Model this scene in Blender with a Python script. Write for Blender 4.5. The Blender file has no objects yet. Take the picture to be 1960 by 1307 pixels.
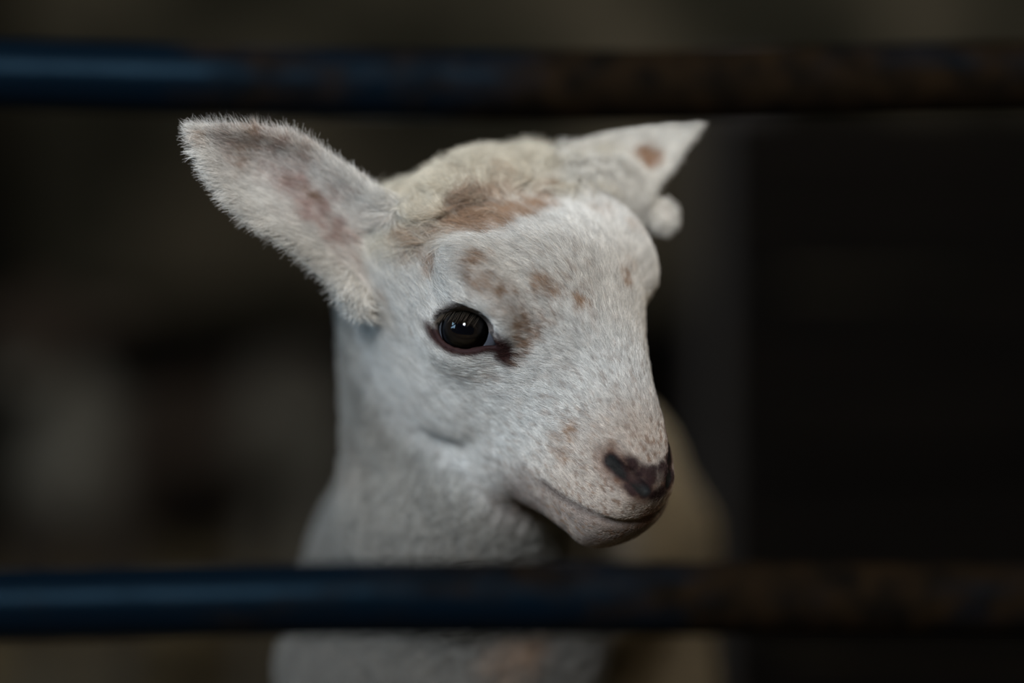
import bpy, math, random
import numpy as np
from mathutils import Vector, Matrix

rng = np.random.default_rng(7)
random.seed(7)
scn = bpy.context.scene
COL = scn.collection
EYE_H = 0.44                     # height of the focus point above the floor
CAM_D = 0.95                     # camera to focus plane
PXMM = 0.400 / 1960 * 1000       # millimetres per photo pixel in the focus plane

# ------------------------------------------------------------------ camera
cam_data = bpy.data.cameras.new('camera')
cam = bpy.data.objects.new('camera', cam_data)
COL.objects.link(cam)
cam.location = (0, -CAM_D, EYE_H)
cam.rotation_euler = (math.radians(90), 0, 0)
cam_data.sensor_width = 36
cam_data.lens = 36 * CAM_D / 0.400
cam_data.clip_start = 0.02
cam_data.dof.use_dof = True
cam_data.dof.focus_distance = CAM_D - 0.002
cam_data.dof.aperture_fstop = 1.6
cam_data.dof.aperture_blades = 0
scn.camera = cam

# ------------------------------------------------------------------ world, exposure, daylight
world = bpy.data.worlds.new('world')
scn.world = world
world.use_nodes = True
world.node_tree.nodes['Background'].inputs[0].default_value = (0.55, 0.65, 0.8, 1)
world.node_tree.nodes['Background'].inputs[1].default_value = 0.01
scn.view_settings.view_transform = 'Standard'
scn.view_settings.look = 'None'
scn.view_settings.exposure = 0.0
scn.view_settings.gamma = 1.0
scn.view_settings.use_curve_mapping = False


def area_light(name, loc, target, sx, sy, power, color):
    ld = bpy.data.lights.new(name, 'AREA')
    ld.shape = 'RECTANGLE'
    ld.size, ld.size_y = sx, sy
    ld.energy = power
    ld.color = color
    o = bpy.data.objects.new(name, ld)
    COL.objects.link(o)
    o.location = loc
    d = Vector(target) - Vector(loc)
    o.rotation_euler = d.to_track_quat('-Z', 'Y').to_euler()
    return o


area_light('left_window_daylight', (-1.16, -0.55, 0.80), (0, 0, 0.44), 0.5, 0.5, 11.0, (0.46, 0.73, 1.0))
area_light('front_fill_light', (-0.38, -1.47, 1.15), (0, 0, 0.44), 0.28, 0.54, 54.0, (0.87, 0.94, 1.0))  # added frontal fill behind the camera, brightens the cheek
area_light('high_window_daylight', (0.16, -1.46, 1.86), (0, 0, 0.44), 0.24, 0.80, 33.0, (1.0, 0.96, 0.90))
area_light('right_window_daylight', (0.72, -1.46, 1.60), (0, 0, 0.44), 0.30, 0.40, 14.0, (1.0, 0.83, 0.62))

# ------------------------------------------------------------------ node helpers


def material(name):
    m = bpy.data.materials.new(name)
    m.use_nodes = True
    nt = m.node_tree
    return m, nt, nt.nodes['Principled BSDF']


def noise(nt, scale, detail=4, rough=0.55, coord='Object', stretch=None):
    tc = nt.nodes.new('ShaderNodeTexCoord')
    n = nt.nodes.new('ShaderNodeTexNoise')
    n.inputs['Scale'].default_value = scale
    n.inputs['Detail'].default_value = detail
    n.inputs['Roughness'].default_value = rough
    out = tc.outputs[coord]
    if stretch:
        mp = nt.nodes.new('ShaderNodeMapping')
        mp.inputs['Scale'].default_value = stretch
        nt.links.new(out, mp.inputs['Vector'])
        out = mp.outputs['Vector']
    nt.links.new(out, n.inputs['Vector'])
    return n


def ramp(nt, src, stops):
    r = nt.nodes.new('ShaderNodeValToRGB')
    els = r.color_ramp.elements
    while len(els) < len(stops):
        els.new(0.5)
    for e, (p, c) in zip(els, stops):
        e.position = p
        e.color = (*c, 1)
    nt.links.new(src, r.inputs['Fac'])
    return r


def bump(nt, bsdf, src, strength, dist):
    b = nt.nodes.new('ShaderNodeBump')
    b.inputs['Strength'].default_value = strength
    b.inputs['Distance'].default_value = dist
    nt.links.new(src, b.inputs['Height'])
    nt.links.new(b.outputs['Normal'], bsdf.inputs['Normal'])


def mat_noise(name, stops, scale, rough=0.85, detail=5, stretch=None, bump_s=0.0, bump_d=0.003, metallic=0.0, spec=0.5):
    m, nt, b = material(name)
    n = noise(nt, scale, detail, stretch=stretch)
    r = ramp(nt, n.outputs['Fac'], stops)
    nt.links.new(r.outputs['Color'], b.inputs['Base Color'])
    b.inputs['Roughness'].default_value = rough
    b.inputs['Metallic'].default_value = metallic
    b.inputs['Specular IOR Level'].default_value = spec
    if bump_s:
        bump(nt, b, n.outputs['Fac'], bump_s, bump_d)
    return m


# ------------------------------------------------------------------ object helpers
def mesh_from(name, verts, faces, mat, parent=None, smooth=True):
    me = bpy.data.meshes.new(name)
    verts = np.asarray(verts, dtype=np.float64)
    if isinstance(faces, np.ndarray):
        k = faces.shape[1]
        me.vertices.add(len(verts))
        me.vertices.foreach_set('co', verts.ravel().astype(np.float32))
        me.loops.add(faces.size)
        me.loops.foreach_set('vertex_index', faces.ravel().astype(np.int32))
        me.polygons.add(len(faces))
        me.polygons.foreach_set('loop_start', np.arange(0, faces.size, k, dtype=np.int32))
        me.update(calc_edges=True)
        me.validate()
    else:
        me.from_pydata([tuple(v) for v in verts], [], faces)
        me.update()
    if smooth:
        me.polygons.foreach_set('use_smooth', [True] * len(me.polygons))
    if mat:
        me.materials.append(mat)
    o = bpy.data.objects.new(name, me)
    COL.objects.link(o)
    if parent:
        o.parent = parent
    return o


def empty(name, loc=(0, 0, 0)):
    o = bpy.data.objects.new(name, None)
    COL.objects.link(o)
    o.location = loc
    o.empty_display_size = 0.05
    return o


def tag(o, label=None, cat=None, group=None, kind=None):
    if label:
        o['label'] = label
    if cat:
        o['category'] = cat
    if group:
        o['group'] = group
    if kind:
        o['kind'] = kind
    return o


class MB:
    """collects boxes and tubes for one mesh"""

    def __init__(self):
        self.v, self.f = [], []

    def add(self, v, f):
        n = len(self.v)
        self.v += [tuple(p) for p in v]
        self.f += [tuple(i + n for i in q) for q in f]

    def box(self, c, s, ch=0.0, mtx=None):
        x, y, z = s[0] / 2, s[1] / 2, s[2] / 2
        ch = min(ch, x * 0.9, y * 0.9, z * 0.9)
        if ch <= 0:
            v = [(a * x, b * y, d * z) for a in (-1, 1) for b in (-1, 1) for d in (-1, 1)]
            f = [(0, 1, 3, 2), (4, 6, 7, 5), (0, 4, 5, 1), (2, 3, 7, 6), (0, 2, 6, 4), (1, 5, 7, 3)]
        else:
            v = []
            for a in (-1, 1):
                for b in (-1, 1):
                    for d in (-1, 1):
                        v += [(a * x, b * (y - ch), d * (z - ch)), (a * (x - ch), b * y, d * (z - ch)), (a * (x - ch), b * (y - ch), d * z)]
            idx = lambda a, b, d, k: ((a > 0) * 4 + (b > 0) * 2 + (d > 0)) * 3 + k
            f = []
            for s_ in (-1, 1):
                f.append([idx(s_, -1, -1, 0), idx(s_, 1, -1, 0), idx(s_, 1, 1, 0), idx(s_, -1, 1, 0)][::s_])
                f.append([idx(-1, s_, -1, 1), idx(1, s_, -1, 1), idx(1, s_, 1, 1), idx(-1, s_, 1, 1)][::-s_])
                f.append([idx(-1, -1, s_, 2), idx(1, -1, s_, 2), idx(1, 1, s_, 2), idx(-1, 1, s_, 2)][::s_])
            for a in (-1, 1):
                for b in (-1, 1):
                    f.append([idx(a, b, -1, 0), idx(a, b, -1, 1), idx(a, b, 1, 1), idx(a, b, 1, 0)][::-a * b])
                    f.append([idx(a, -1, b, 0), idx(a, -1, b, 2), idx(a, 1, b, 2), idx(a, 1, b, 0)][::a * b])
                    f.append([idx(-1, a, b, 1), idx(-1, a, b, 2), idx(1, a, b, 2), idx(1, a, b, 1)][::-a * b])
                    for d in (-1, 1):
                        f.append([idx(a, b, d, 0), idx(a, b, d, 1), idx(a, b, d, 2)][::a * b * d])
        v = [Vector(p) for p in v]
        if mtx:
            v = [mtx @ p for p in v]
        self.add([p + Vector(c) for p in v], f)

    def tube(self, pts, r, seg=20, cap=True):
        pts = [Vector(p) for p in pts]
        rr = r if hasattr(r, '__len__') else [r] * len(pts)
        n0 = len(self.v)
        up = Vector((0.13, 0.21, 0.97))
        for i, p in enumerate(pts):
            t = (pts[min(i + 1, len(pts) - 1)] - pts[max(i - 1, 0)]).normalized()
            a = t.cross(up).normalized()
            b = a.cross(t)
            for k in range(seg):
                an = 2 * math.pi * k / seg
                self.v.append(tuple(p + (a * math.cos(an) + b * math.sin(an)) * rr[i]))
        for i in range(len(pts) - 1):
            for k in range(seg):
                k2 = (k + 1) % seg
                self.f.append((n0 + i * seg + k, n0 + i * seg + k2, n0 + (i + 1) * seg + k2, n0 + (i + 1) * seg + k))
        if cap:
            self.f.append(tuple(n0 + k for k in range(seg))[::-1])
            self.f.append(tuple(n0 + (len(pts) - 1) * seg + k for k in range(seg)))

    def build(self, name, mat, parent=None, smooth=False):
        return mesh_from(name, self.v, self.f, mat, parent, smooth)


# ------------------------------------------------------------------ implicit-surface toolkit (millimetres, relative to the focus point)
def smin(a, b, k):
    h = np.clip(0.5 + 0.5 * (b - a) / k, 0, 1)
    return b + (a - b) * h - k * h * (1 - h)


def smax(a, b, k):
    return -smin(-a, -b, k)


def capsule(P, a, b, ra, rb):
    a, b = np.array(a, np.float32), np.array(b, np.float32)
    ab = b - a
    t = np.clip(((P - a) @ ab) / (ab @ ab), 0, 1)
    d = np.sqrt((((P - a) - t[..., None] * ab) ** 2).sum(-1))
    return d - (ra + (rb - ra) * t)


def ellipsoid(P, c, r, M=None):
    q = P - np.array(c, np.float32)
    if M is not None:
        q = q @ np.array(M, np.float32).T
    r = np.array(r, np.float32)
    k0 = np.sqrt(((q / r) ** 2).sum(-1))
    k1 = np.sqrt(((q / (r * r)) ** 2).sum(-1)) + 1e-9
    return k0 * (k0 - 1) / k1


def spline(xs, ys):
    """monotone-ish cubic table, returns a function"""
    xs, ys = np.array(xs, float), np.array(ys, float)
    m = np.gradient(ys, xs)

    def fn(x):
        x = np.clip(x, xs[0], xs[-1])
        i = np.clip(np.searchsorted(xs, x) - 1, 0, len(xs) - 2)
        h = xs[i + 1] - xs[i]
        t = (x - xs[i]) / h
        return ((2 * t**3 - 3 * t**2 + 1) * ys[i] + (t**3 - 2 * t**2 + t) * h * m[i]
                + (-2 * t**3 + 3 * t**2) * ys[i + 1] + (t**3 - t**2) * h * m[i + 1]).astype(np.float32)
    return fn


def axis(segs):
    out = [segs[0][0]]
    for lo, hi, st in segs:
        n = max(1, int(round((hi - lo) / st)))
        out += list(np.linspace(lo, hi, n + 1)[1:])
    return np.array(out, np.float32)


class Grid:
    def __init__(self, X, Y, Z):
        self.ax = (X, Y, Z)
        self.V = np.full((len(X), len(Y), len(Z)), 60.0, np.float32)

    def apply(self, lo, hi, fn):
        sl = []
        for a, l, h in zip(self.ax, lo, hi):
            i0, i1 = np.searchsorted(a, l), np.searchsorted(a, h)
            if i1 <= i0:
                return
            sl.append(slice(i0, i1))
        g = np.stack(np.meshgrid(*[a[s] for a, s in zip(self.ax, sl)], indexing='ij'), -1)
        sl = tuple(sl)
        self.V[sl] = fn(g, self.V[sl])

    def surface(self):
        V = self.V
        nx, ny, nz = V.shape
        ins = V < 0
        c = np.zeros((nx - 1, ny - 1, nz - 1), np.int8)
        for i in (0, 1):
            for j in (0, 1):
                for k in (0, 1):
                    c += ins[i:nx - 1 + i, j:ny - 1 + j, k:nz - 1 + k]
        I, J, K = np.nonzero((c > 0) & (c < 8))
        acc = np.zeros((len(I), 3))
        cnt = np.zeros(len(I))
        A = self.ax
        corners = [(i, j, k) for i in (0, 1) for j in (0, 1) for k in (0, 1)]
        for a in corners:
            for b in corners:
                if sum(b) - sum(a) == 1 and all(q >= p for p, q in zip(a, b)):
                    va = V[I + a[0], J + a[1], K + a[2]]
                    vb = V[I + b[0], J + b[1], K + b[2]]
                    m = (va < 0) != (vb < 0)
                    t = np.where(m, va / np.where(m, va - vb, 1), 0)
                    pa = np.stack([A[0][I + a[0]], A[1][J + a[1]], A[2][K + a[2]]], -1)
                    pb = np.stack([A[0][I + b[0]], A[1][J + b[1]], A[2][K + b[2]]], -1)
                    acc += np.where(m[:, None], pa + (pb - pa) * t[:, None], 0)
                    cnt += m
        verts = acc / cnt[:, None]
        idx = np.full((nx - 1, ny - 1, nz - 1), -1, np.int64)
        idx[I, J, K] = np.arange(len(I))
        faces = []
        for d in range(3):
            s0 = [slice(1, -1)] * 3
            s0[d] = slice(0, -1)
            s1 = list(s0)
            s1[d] = slice(1, None)
            a, b = ins[tuple(s0)], ins[tuple(s1)]
            q = np.nonzero(a != b)
            off = [1, 1, 1]
            off[d] = 0
            base = [q[n] + off[n] for n in range(3)]
            u, v = (d + 1) % 3, (d + 2) % 3
            ring = []
            for du, dv in ((-1, -1), (0, -1), (0, 0), (-1, 0)):
                p = list(base)
                p[u] = p[u] + du
                p[v] = p[v] + dv
                ring.append(idx[p[0], p[1], p[2]])
            r = np.stack(ring, -1)
            flip = b[q]
            r[flip] = r[flip][:, ::-1]
            faces.append(r)
        faces = np.concatenate(faces)
        faces = faces[(faces >= 0).all(1)]
        return verts, faces


def laplacian(verts, faces, n, lam=0.5):
    e = np.concatenate([faces[:, [0, 1]], faces[:, [1, 2]], faces[:, [2, 3]], faces[:, [3, 0]]])
    deg = np.bincount(e.ravel(), minlength=len(verts)).astype(float)
    for _ in range(n):
        s = np.zeros_like(verts)
        for d in range(3):
            s[:, d] = np.bincount(e[:, 0], verts[e[:, 1], d], len(verts)) + np.bincount(e[:, 1], verts[e[:, 0], d], len(verts))
        verts = verts + lam * (s / np.maximum(deg, 1)[:, None] - verts)
    return verts


def vert_normals(verts, faces):
    a = verts[faces[:, 2]] - verts[faces[:, 0]]
    b = verts[faces[:, 3]] - verts[faces[:, 1]]
    fn = np.cross(a, b)
    n = np.zeros_like(verts)
    for k in range(4):
        for d in range(3):
            n[:, d] += np.bincount(faces[:, k], fn[:, d], len(verts))
    return n / (np.linalg.norm(n, axis=1, keepdims=True) + 1e-12)


_tab = rng.random((64, 64, 64)).astype(np.float32)


def vnoise(P, scale, seed=0):
    """smooth value noise 0..1 of points P"""
    q = P / scale + seed * 17.31
    i = np.floor(q).astype(int)
    f = q - i
    f = f * f * (3 - 2 * f)
    out = 0
    for a in (0, 1):
        for b in (0, 1):
            for c in (0, 1):
                w = (f[:, 0] if a else 1 - f[:, 0]) * (f[:, 1] if b else 1 - f[:, 1]) * (f[:, 2] if c else 1 - f[:, 2])
                out = out + w * _tab[(i[:, 0] + a) % 64, (i[:, 1] + b) % 64, (i[:, 2] + c) % 64]
    return out


def unit(v):
    v = np.asarray(v, float)
    return v / (np.linalg.norm(v, axis=-1, keepdims=True) + 1e-12)


def at(px, py, Y=0.0):
    """point (mm, relative to the focus point) seen at a photo pixel, Y mm behind the focus plane"""
    s = PXMM * (CAM_D * 1000 + Y) / (CAM_D * 1000)
    return np.array([(px - 980) * s, Y, (653.5 - py) * s])


def to_px(P):
    P = np.asarray(P, float)
    s = PXMM * (CAM_D * 1000 + P[..., 1]) / (CAM_D * 1000)
    return np.stack([980 + P[..., 0] / s, 653.5 - P[..., 2] / s], -1)


def ray_hit(px, py, fn, y0=-120, y1=120):
    """march a view ray onto an implicit surface"""
    Y = np.arange(y0, y1, 0.25)
    P = np.stack([at(px, py, y) for y in Y]).astype(np.float32)
    d = fn(P)
    k = np.nonzero(d < 0)[0]
    if len(k) == 0:
        k = [int(np.argmin(d))]
    return P[k[0]].astype(float)


def world_m(P):
    return np.asarray(P, float) / 1000 + np.array([0, 0, EYE_H])


# ------------------------------------------------------------------ lamb: head frame
F = unit([0.50, -0.287, -0.81])                       # poll to nose
E = np.array([0.75, 0.608, 0.24])
E = unit(E - F * (E @ F))                            # across, towards the far ear
U = np.cross(F, E)
U = U if U[2] > 0 else -U                            # out of the forehead
HM = np.stack([F, E, U])
NEAR_EYE = at(884, 628, 0)                           # front of the near eyeball
ORIG = NEAR_EYE + 44 * E - 5 * U


def turn(f):
    """sideways turn of the muzzle (mm) along the head"""
    t_ = np.clip((f - 20) / 70, 0, 1)
    return 6.0 * t_ * t_


def hp0(f, e, u):
    return ORIG + f * F + e * E + u * U


def hp(f, e, u):
    return hp0(f, e - turn(f), u)


f_tab = [-75, -60, -45, -25, 0, 18, 36, 54, 70, 82, 92, 98]
TOP = spline(f_tab, [-20, -5, 12, 30, 39, 35, 29, 24, 20, 16, 9, -6])
BOT = spline(f_tab, [-54, -64, -71, -77, -78, -76, -70, -59, -45, -37, -31, -20])
WID = spline(f_tab, [34, 42, 46, 47, 44, 38, 31, 27, 24.5, 22, 15.5, 4])
KEG = spline(f_tab, [0, 0.05, .1, .14, .18, .14, .0, -.16, -.22, -.24, -.2, -.1])


def sdf_skull(P):
    q = (P - ORIG.astype(np.float32)) @ HM.T.astype(np.float32)
    f, e, u = q[..., 0], q[..., 1], q[..., 2]
    top, bot, w, kg = TOP(f), BOT(f), WID(f), KEG(f)
    uc, H = (top + bot) / 2, (top - bot) / 2
    v = (u - uc) / H
    wv = w * (1 + kg * np.clip(v, -1.2, 1.2))
    n = 2.25
    g = (np.abs(e / wv) ** n + np.abs(v) ** n + 1e-9) ** (1 / n)
    rho = np.sqrt(e * e + (u - uc) ** 2)
    d = rho - rho / g
    d = smax(d, f - 97.5, 4)
    d = smax(d, -75 - f, 6)
    return d


GAZE = unit([-0.22, -0.96, 0.04])         # near eye looks out this way
EYE_R = 13.0
EYE_C = NEAR_EYE - GAZE * (EYE_R - 2.0) + np.array([0.6, 0, -0.3])


def mirror(P):
    P = np.asarray(P, float)
    return P - 2 * ((P - ORIG) @ E + turn((P - ORIG) @ F))[..., None] * E


def mirror_v(v):
    return v - 2 * (v @ E) * E


EYE2_C, GAZE2 = mirror(EYE_C), mirror_v(GAZE)


def eye_axes(g, flip=1):
    t1 = unit(np.cross(g, [0, 0, 1])) * flip         # towards the nose
    t1 = t1 if t1[0] * flip > 0 else -t1
    t2 = unit(np.cross(t1, g)) * flip
    t2 = t2 if t2[2] > 0 else -t2
    a = math.radians(-10)
    return unit(math.cos(a) * t1 + math.sin(a) * t2), unit(-math.sin(a) * t1 + math.cos(a) * t2)


ET1, ET2 = eye_axes(GAZE)


def eye_open(P, c, g, t1, t2):
    """almond cylinder along the gaze"""
    q = P - c.astype(np.float32)
    x, y, z = q @ t1.astype(np.float32), q @ t2.astype(np.float32), q @ g.astype(np.float32)
    fl = 1 + 0.05 * np.clip(z - 10.5, 0, 12)
    up, lo, a = 6.9 * (1 + 0.036 * np.clip(z - 9.5, 0, 12) * np.clip((x + 9) / 12, 0, 1)), 7.0 * fl, 10.6 * fl
    xx = np.clip((x + 0.2) / a, -1.6, 1.6)
    h = np.where(y > 0, up, lo)
    d = (np.sqrt(xx**2 + (y / h) ** 2) - 1) * 7.0
    # inner corner drawn out towards the nose
    t = np.clip((x - 7) / 9.0, 0, 1)
    dc = np.abs(y + 1.8 * t * t + 2.2) - 3.6 * (1 - t)
    dc = np.maximum(dc, np.maximum(7 - x, x - 16))
    d = np.minimum(d, dc)
    return np.maximum(d, 2 - z)


def sdf_head_base(P):
    P0 = P
    P = P + turn((P - ORIG.astype(np.float32)) @ F.astype(np.float32))[..., None].astype(np.float32) * E.astype(np.float32)
    d = sdf_skull(P)
    for s in (-1, 1):
        d = smin(d, ellipsoid(P, hp0(-6, s * 36, 18), (22, 12, 13), HM), 9)        # brow
        d = smin(d, ellipsoid(P, hp0(-8, s * 28, -38), (32, 13, 28), HM), 10)     # cheek
        d = smin(d, ellipsoid(P, hp0(82, s * 9, -15), (14, 11.5, 14), HM), 6)       # upper lip
    d = smin(d, ellipsoid(P, hp0(84, 0, -25), (10, 13, 8.5), HM), 9)               # chin
    d = smin(d, ellipsoid(P, hp0(-40, 3, 3), (22, 35, 13), HM), 12)               # poll
    d = smin(d, capsule(P0, EYE_C, EYE_C + GAZE * 0.1, EYE_R + 1.7, EYE_R + 1.7), 12)
    d = smin(d, capsule(P0, EYE2_C, EYE2_C + GAZE2 * 0.1, EYE_R + 1.7, EYE_R + 1.7), 12)
    return d


# ---- ears: thin cupped leaves
class Ear:
    def __init__(self, base, tip, face, s, up, lo, cup, thick=1.6):
        self.b, self.L = np.array(base), np.linalg.norm(np.array(tip) - np.array(base))
        self.a = unit(np.array(tip) - np.array(base))
        c = np.array(face, float)
        self.c = unit(c - self.a * (c @ self.a))     # inner side looks this way
        self.t = np.cross(self.c, self.a)
        self.t = self.t if self.t[2] > 0 else -self.t
        self.up, self.lo, self.cup, self.th = spline(s, up), spline(s, lo), cup, thick

    def coords(self, P):
        q = P - self.b.astype(np.float32)
        return q @ self.a.astype(np.float32), q @ self.t.astype(np.float32), q @ self.c.astype(np.float32)

    def sdf(self, P):
        a, t, c = self.coords(P)
        s = a / self.L
        up, lo = self.up(s), self.lo(s)
        mid, w = (up + lo) / 2, np.maximum((up - lo) / 2, 0.3)
        x = np.clip((t - mid) / w, -1.3, 1.3)
        c0 = -self.cup * (1 - x * x) * np.clip(w / 20, 0, 1) - 3.0 * np.clip(s, 0, 1.2) ** 2 * 0
        th = self.th + 1.2 * np.clip(1 - s * 2.2, 0, 1)
        d = np.abs(c - c0) - th
        d = smax(d, np.abs(t - mid) - w, 2.0)
        d = smax(d, a - self.L, 2.0)
        return smax(d, -14 - a, 2.0)


near_ear = Ear(at(704, 490, 26), at(366, 244, 4), [0.10, -1, -0.05],
               [-.15, 0, .14, .36, .6, .8, .92, 1.0], [20, 22, 22.5, 22.5, 20, 11.5, 4.5, 0.3],
               [-15, -14.5, -14.5, -14, -15, -10, -4.5, -0.3], 11.0)
far_ear = Ear(at(1118, 372, 62), at(1340, 236, 84), [-0.35, -1, 0.1],
              [-.2, 0, .3, .45, .63, .8, .92, 1.0], [22, 22, 19, 16.5, 12.5, 7.5, 3.5, 0.5],
              [-17, -18, -16, -13.5, -10, -6, -3, -0.5], 5.0)
LOBE_C = at(1268, 414, 70)


# ---- features found on the head surface
def hit(px, py):
    return ray_hit(px, py, sdf_head_base)


MOUTH = [hit(*p) for p in ((1040, 926), (1070, 950), (1105, 972), (1145, 991), (1185, 1001), (1222, 999), (1248, 990))]
MOUTH.append(hp((MOUTH[-1] - ORIG) @ F + 0.8, 0, (MOUTH[-1] - ORIG) @ U))
NOSTRIL = [hit(*p) for p in ((1170, 882), (1188, 900), (1212, 917), (1236, 942))]
WHORL = hit(1172, 715)


def sdf_head(P):
    d = sdf_head_base(P)
    for mir in (False, True):
        pts = [mirror(p) if mir else p for p in MOUTH]
        dm = None
        for i in range(len(pts) - 1):
            c = capsule(P, pts[i], pts[i + 1], 0.5 + 0.32 * min(i, 3), 0.5 + 0.32 * min(i + 1, 3))
            dm = c if dm is None else np.minimum(dm, c)
        d = smax(d, -dm, 1.6)
        pts = [mirror(p) if mir else p for p in NOSTRIL]
        rr = [0.9, 1.8, 2.4, 1.9]
        for i in range(3):
            d = smax(d, -capsule(P, pts[i] - 1.6 * F, pts[i + 1] - 1.6 * F, rr[i], rr[i + 1]), 1.5)
    # groove between the nostrils down to the lip
    a, b = hp(99, 0, -7), MOUTH[-1] + 1.0 * F
    d = smax(d, -capsule(P, a, b, 1.1, 1.2), 1.6)
    # eyes
    for c, g, fl in ((EYE_C, GAZE, 1), (EYE2_C, GAZE2, -1)):
        t1, t2 = (ET1, ET2) if fl == 1 else (mirror_v(ET1), mirror_v(ET2))
        d = smax(d, -eye_open(P, c, g, t1, t2), 1.2)
        d = np.maximum(d, -(capsule(P, c, c + g * 0.05, EYE_R + 0.15, EYE_R + 0.15)))
    return d


def sdf_neck_body(P):
    d = capsule(P, (-19, 90, 12), (-24, 114, -60), 50, 44)
    d = smin(d, capsule(P, (-22, 122, -72), (-27, 150, -135), 44, 60), 16)
    d = smin(d, ellipsoid(P, (-32, 168, -140), (61, 64, 62)), 16)
    d = smin(d, capsule(P, hp(34, -8, -50), (-24, 100, -78), 17, 42), 14)     # throat
    d = smin(d, capsule(P, (-22, 180, -105), (20, 300, -96), 64, 64), 25)
    d = smin(d, ellipsoid(P, (38, 392, -90), (53, 62, 62)), 30)
    return d


def lamb_legs():
    legs = []
    for x in (-70, -6):                                               # forelegs
        legs.append([((x, 152, -150), 31), ((x - 1, 156, -205), 23), ((x - 1, 150, -290), 14.5), ((x, 153, -310), 14), ((x, 156, -400), 10.5), ((x, 150, -422), 12.5), ((x, 142, -434), 13)])
    for x in (2, 74):                                                # hind legs: stifle forward, hock back
        legs.append([((x, 392, -110), 33), ((x + 1, 366, -190), 27), ((x, 398, -262), 16), ((x, 424, -300), 14), ((x, 420, -398), 10.5), ((x, 412, -422), 12.5), ((x, 404, -434), 13)])
    return legs


# ---- grid and mesh
G = Grid(axis([(-200, -142, 5), (-142, 92, 1.25), (92, 170, 5)]),
         axis([(-76, 96, 1.25), (96, 490, 5)]),
         axis([(-446, -100, 5), (-100, 104, 1.25)]))
G.apply((-130, -50, -300), (160, 490, 90), lambda P, V: sdf_neck_body(P))
for leg in lamb_legs():
    for (a, ra), (b, rb) in zip(leg[:-1], leg[1:]):
        lo = np.minimum(a, b) - max(ra, rb) - 25
        hi = np.maximum(a, b) + max(ra, rb) + 25
        G.apply(lo, hi, lambda P, V: smin(V, capsule(P, a, b, ra, rb), 14))
G.apply((20, 420, -140), (110, 490, -40), lambda P, V: smin(V, capsule(P, (62, 448, -60), (66, 472, -105), 13, 9), 10))   # tail
hlo = np.min([hp(*c) for c in [(f, e, u) for f in (-85, 104) for e in (-62, 62) for u in (-72, 62)]], axis=0)
hhi = np.max([hp(*c) for c in [(f, e, u) for f in (-85, 104) for e in (-62, 62) for u in (-72, 62)]], axis=0)
G.apply(hlo, hhi, lambda P, V: smin(V, sdf_head(P), 8))
for ear in (near_ear, far_ear):
    pts = [ear.b + ear.a * a + ear.t * t + ear.c * c for a in (-16, ear.L + 4) for t in (-30, 34) for c in (-18, 8)]
    G.apply(np.min(pts, axis=0), np.max(pts, axis=0), lambda P, V: smin(V, ear.sdf(P), 7))
G.apply((-100, 0, -20), (20, 80, 80), lambda P, V: smin(V, capsule(P, at(722, 490, 48), at(800, 500, 52), 12, 22), 10))     # root of the near ear
G.apply((0, 20, 0), (80, 104, 100), lambda P, V: smin(V, capsule(P, at(1150, 360, 70), at(1090, 400, 60), 12, 20), 10))
G.apply(LOBE_C - 26, LOBE_C + 20, lambda P, V: smin(V, smin(ellipsoid(P, LOBE_C, (4.4, 4.0, 6.0)), capsule(P, at(1212, 385, 70), LOBE_C, 6, 4), 4), 6))
LV, LF = G.surface()
# keep the eye rims crisp: smooth lightly
LV = laplacian(LV, LF, 3, 0.5)
LN = vert_normals(LV, LF)

# ------------------------------------------------------------------ lamb: coat colour
def srgb(r, g, b):
    c = np.array([r, g, b]) / 255
    return np.where(c <= 0.04045, c / 12.92, ((c + 0.055) / 1.055) ** 2.4)


WHITE = np.array([0.70, 0.68, 0.65])
CREAM = np.array([0.56, 0.49, 0.37])
TAN = np.array([0.34, 0.22, 0.145])
BROWN = np.array([0.20, 0.125, 0.085])
PINK = np.array([0.42, 0.30, 0.27])
MAUVE = np.array([0.38, 0.29, 0.255])

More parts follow.
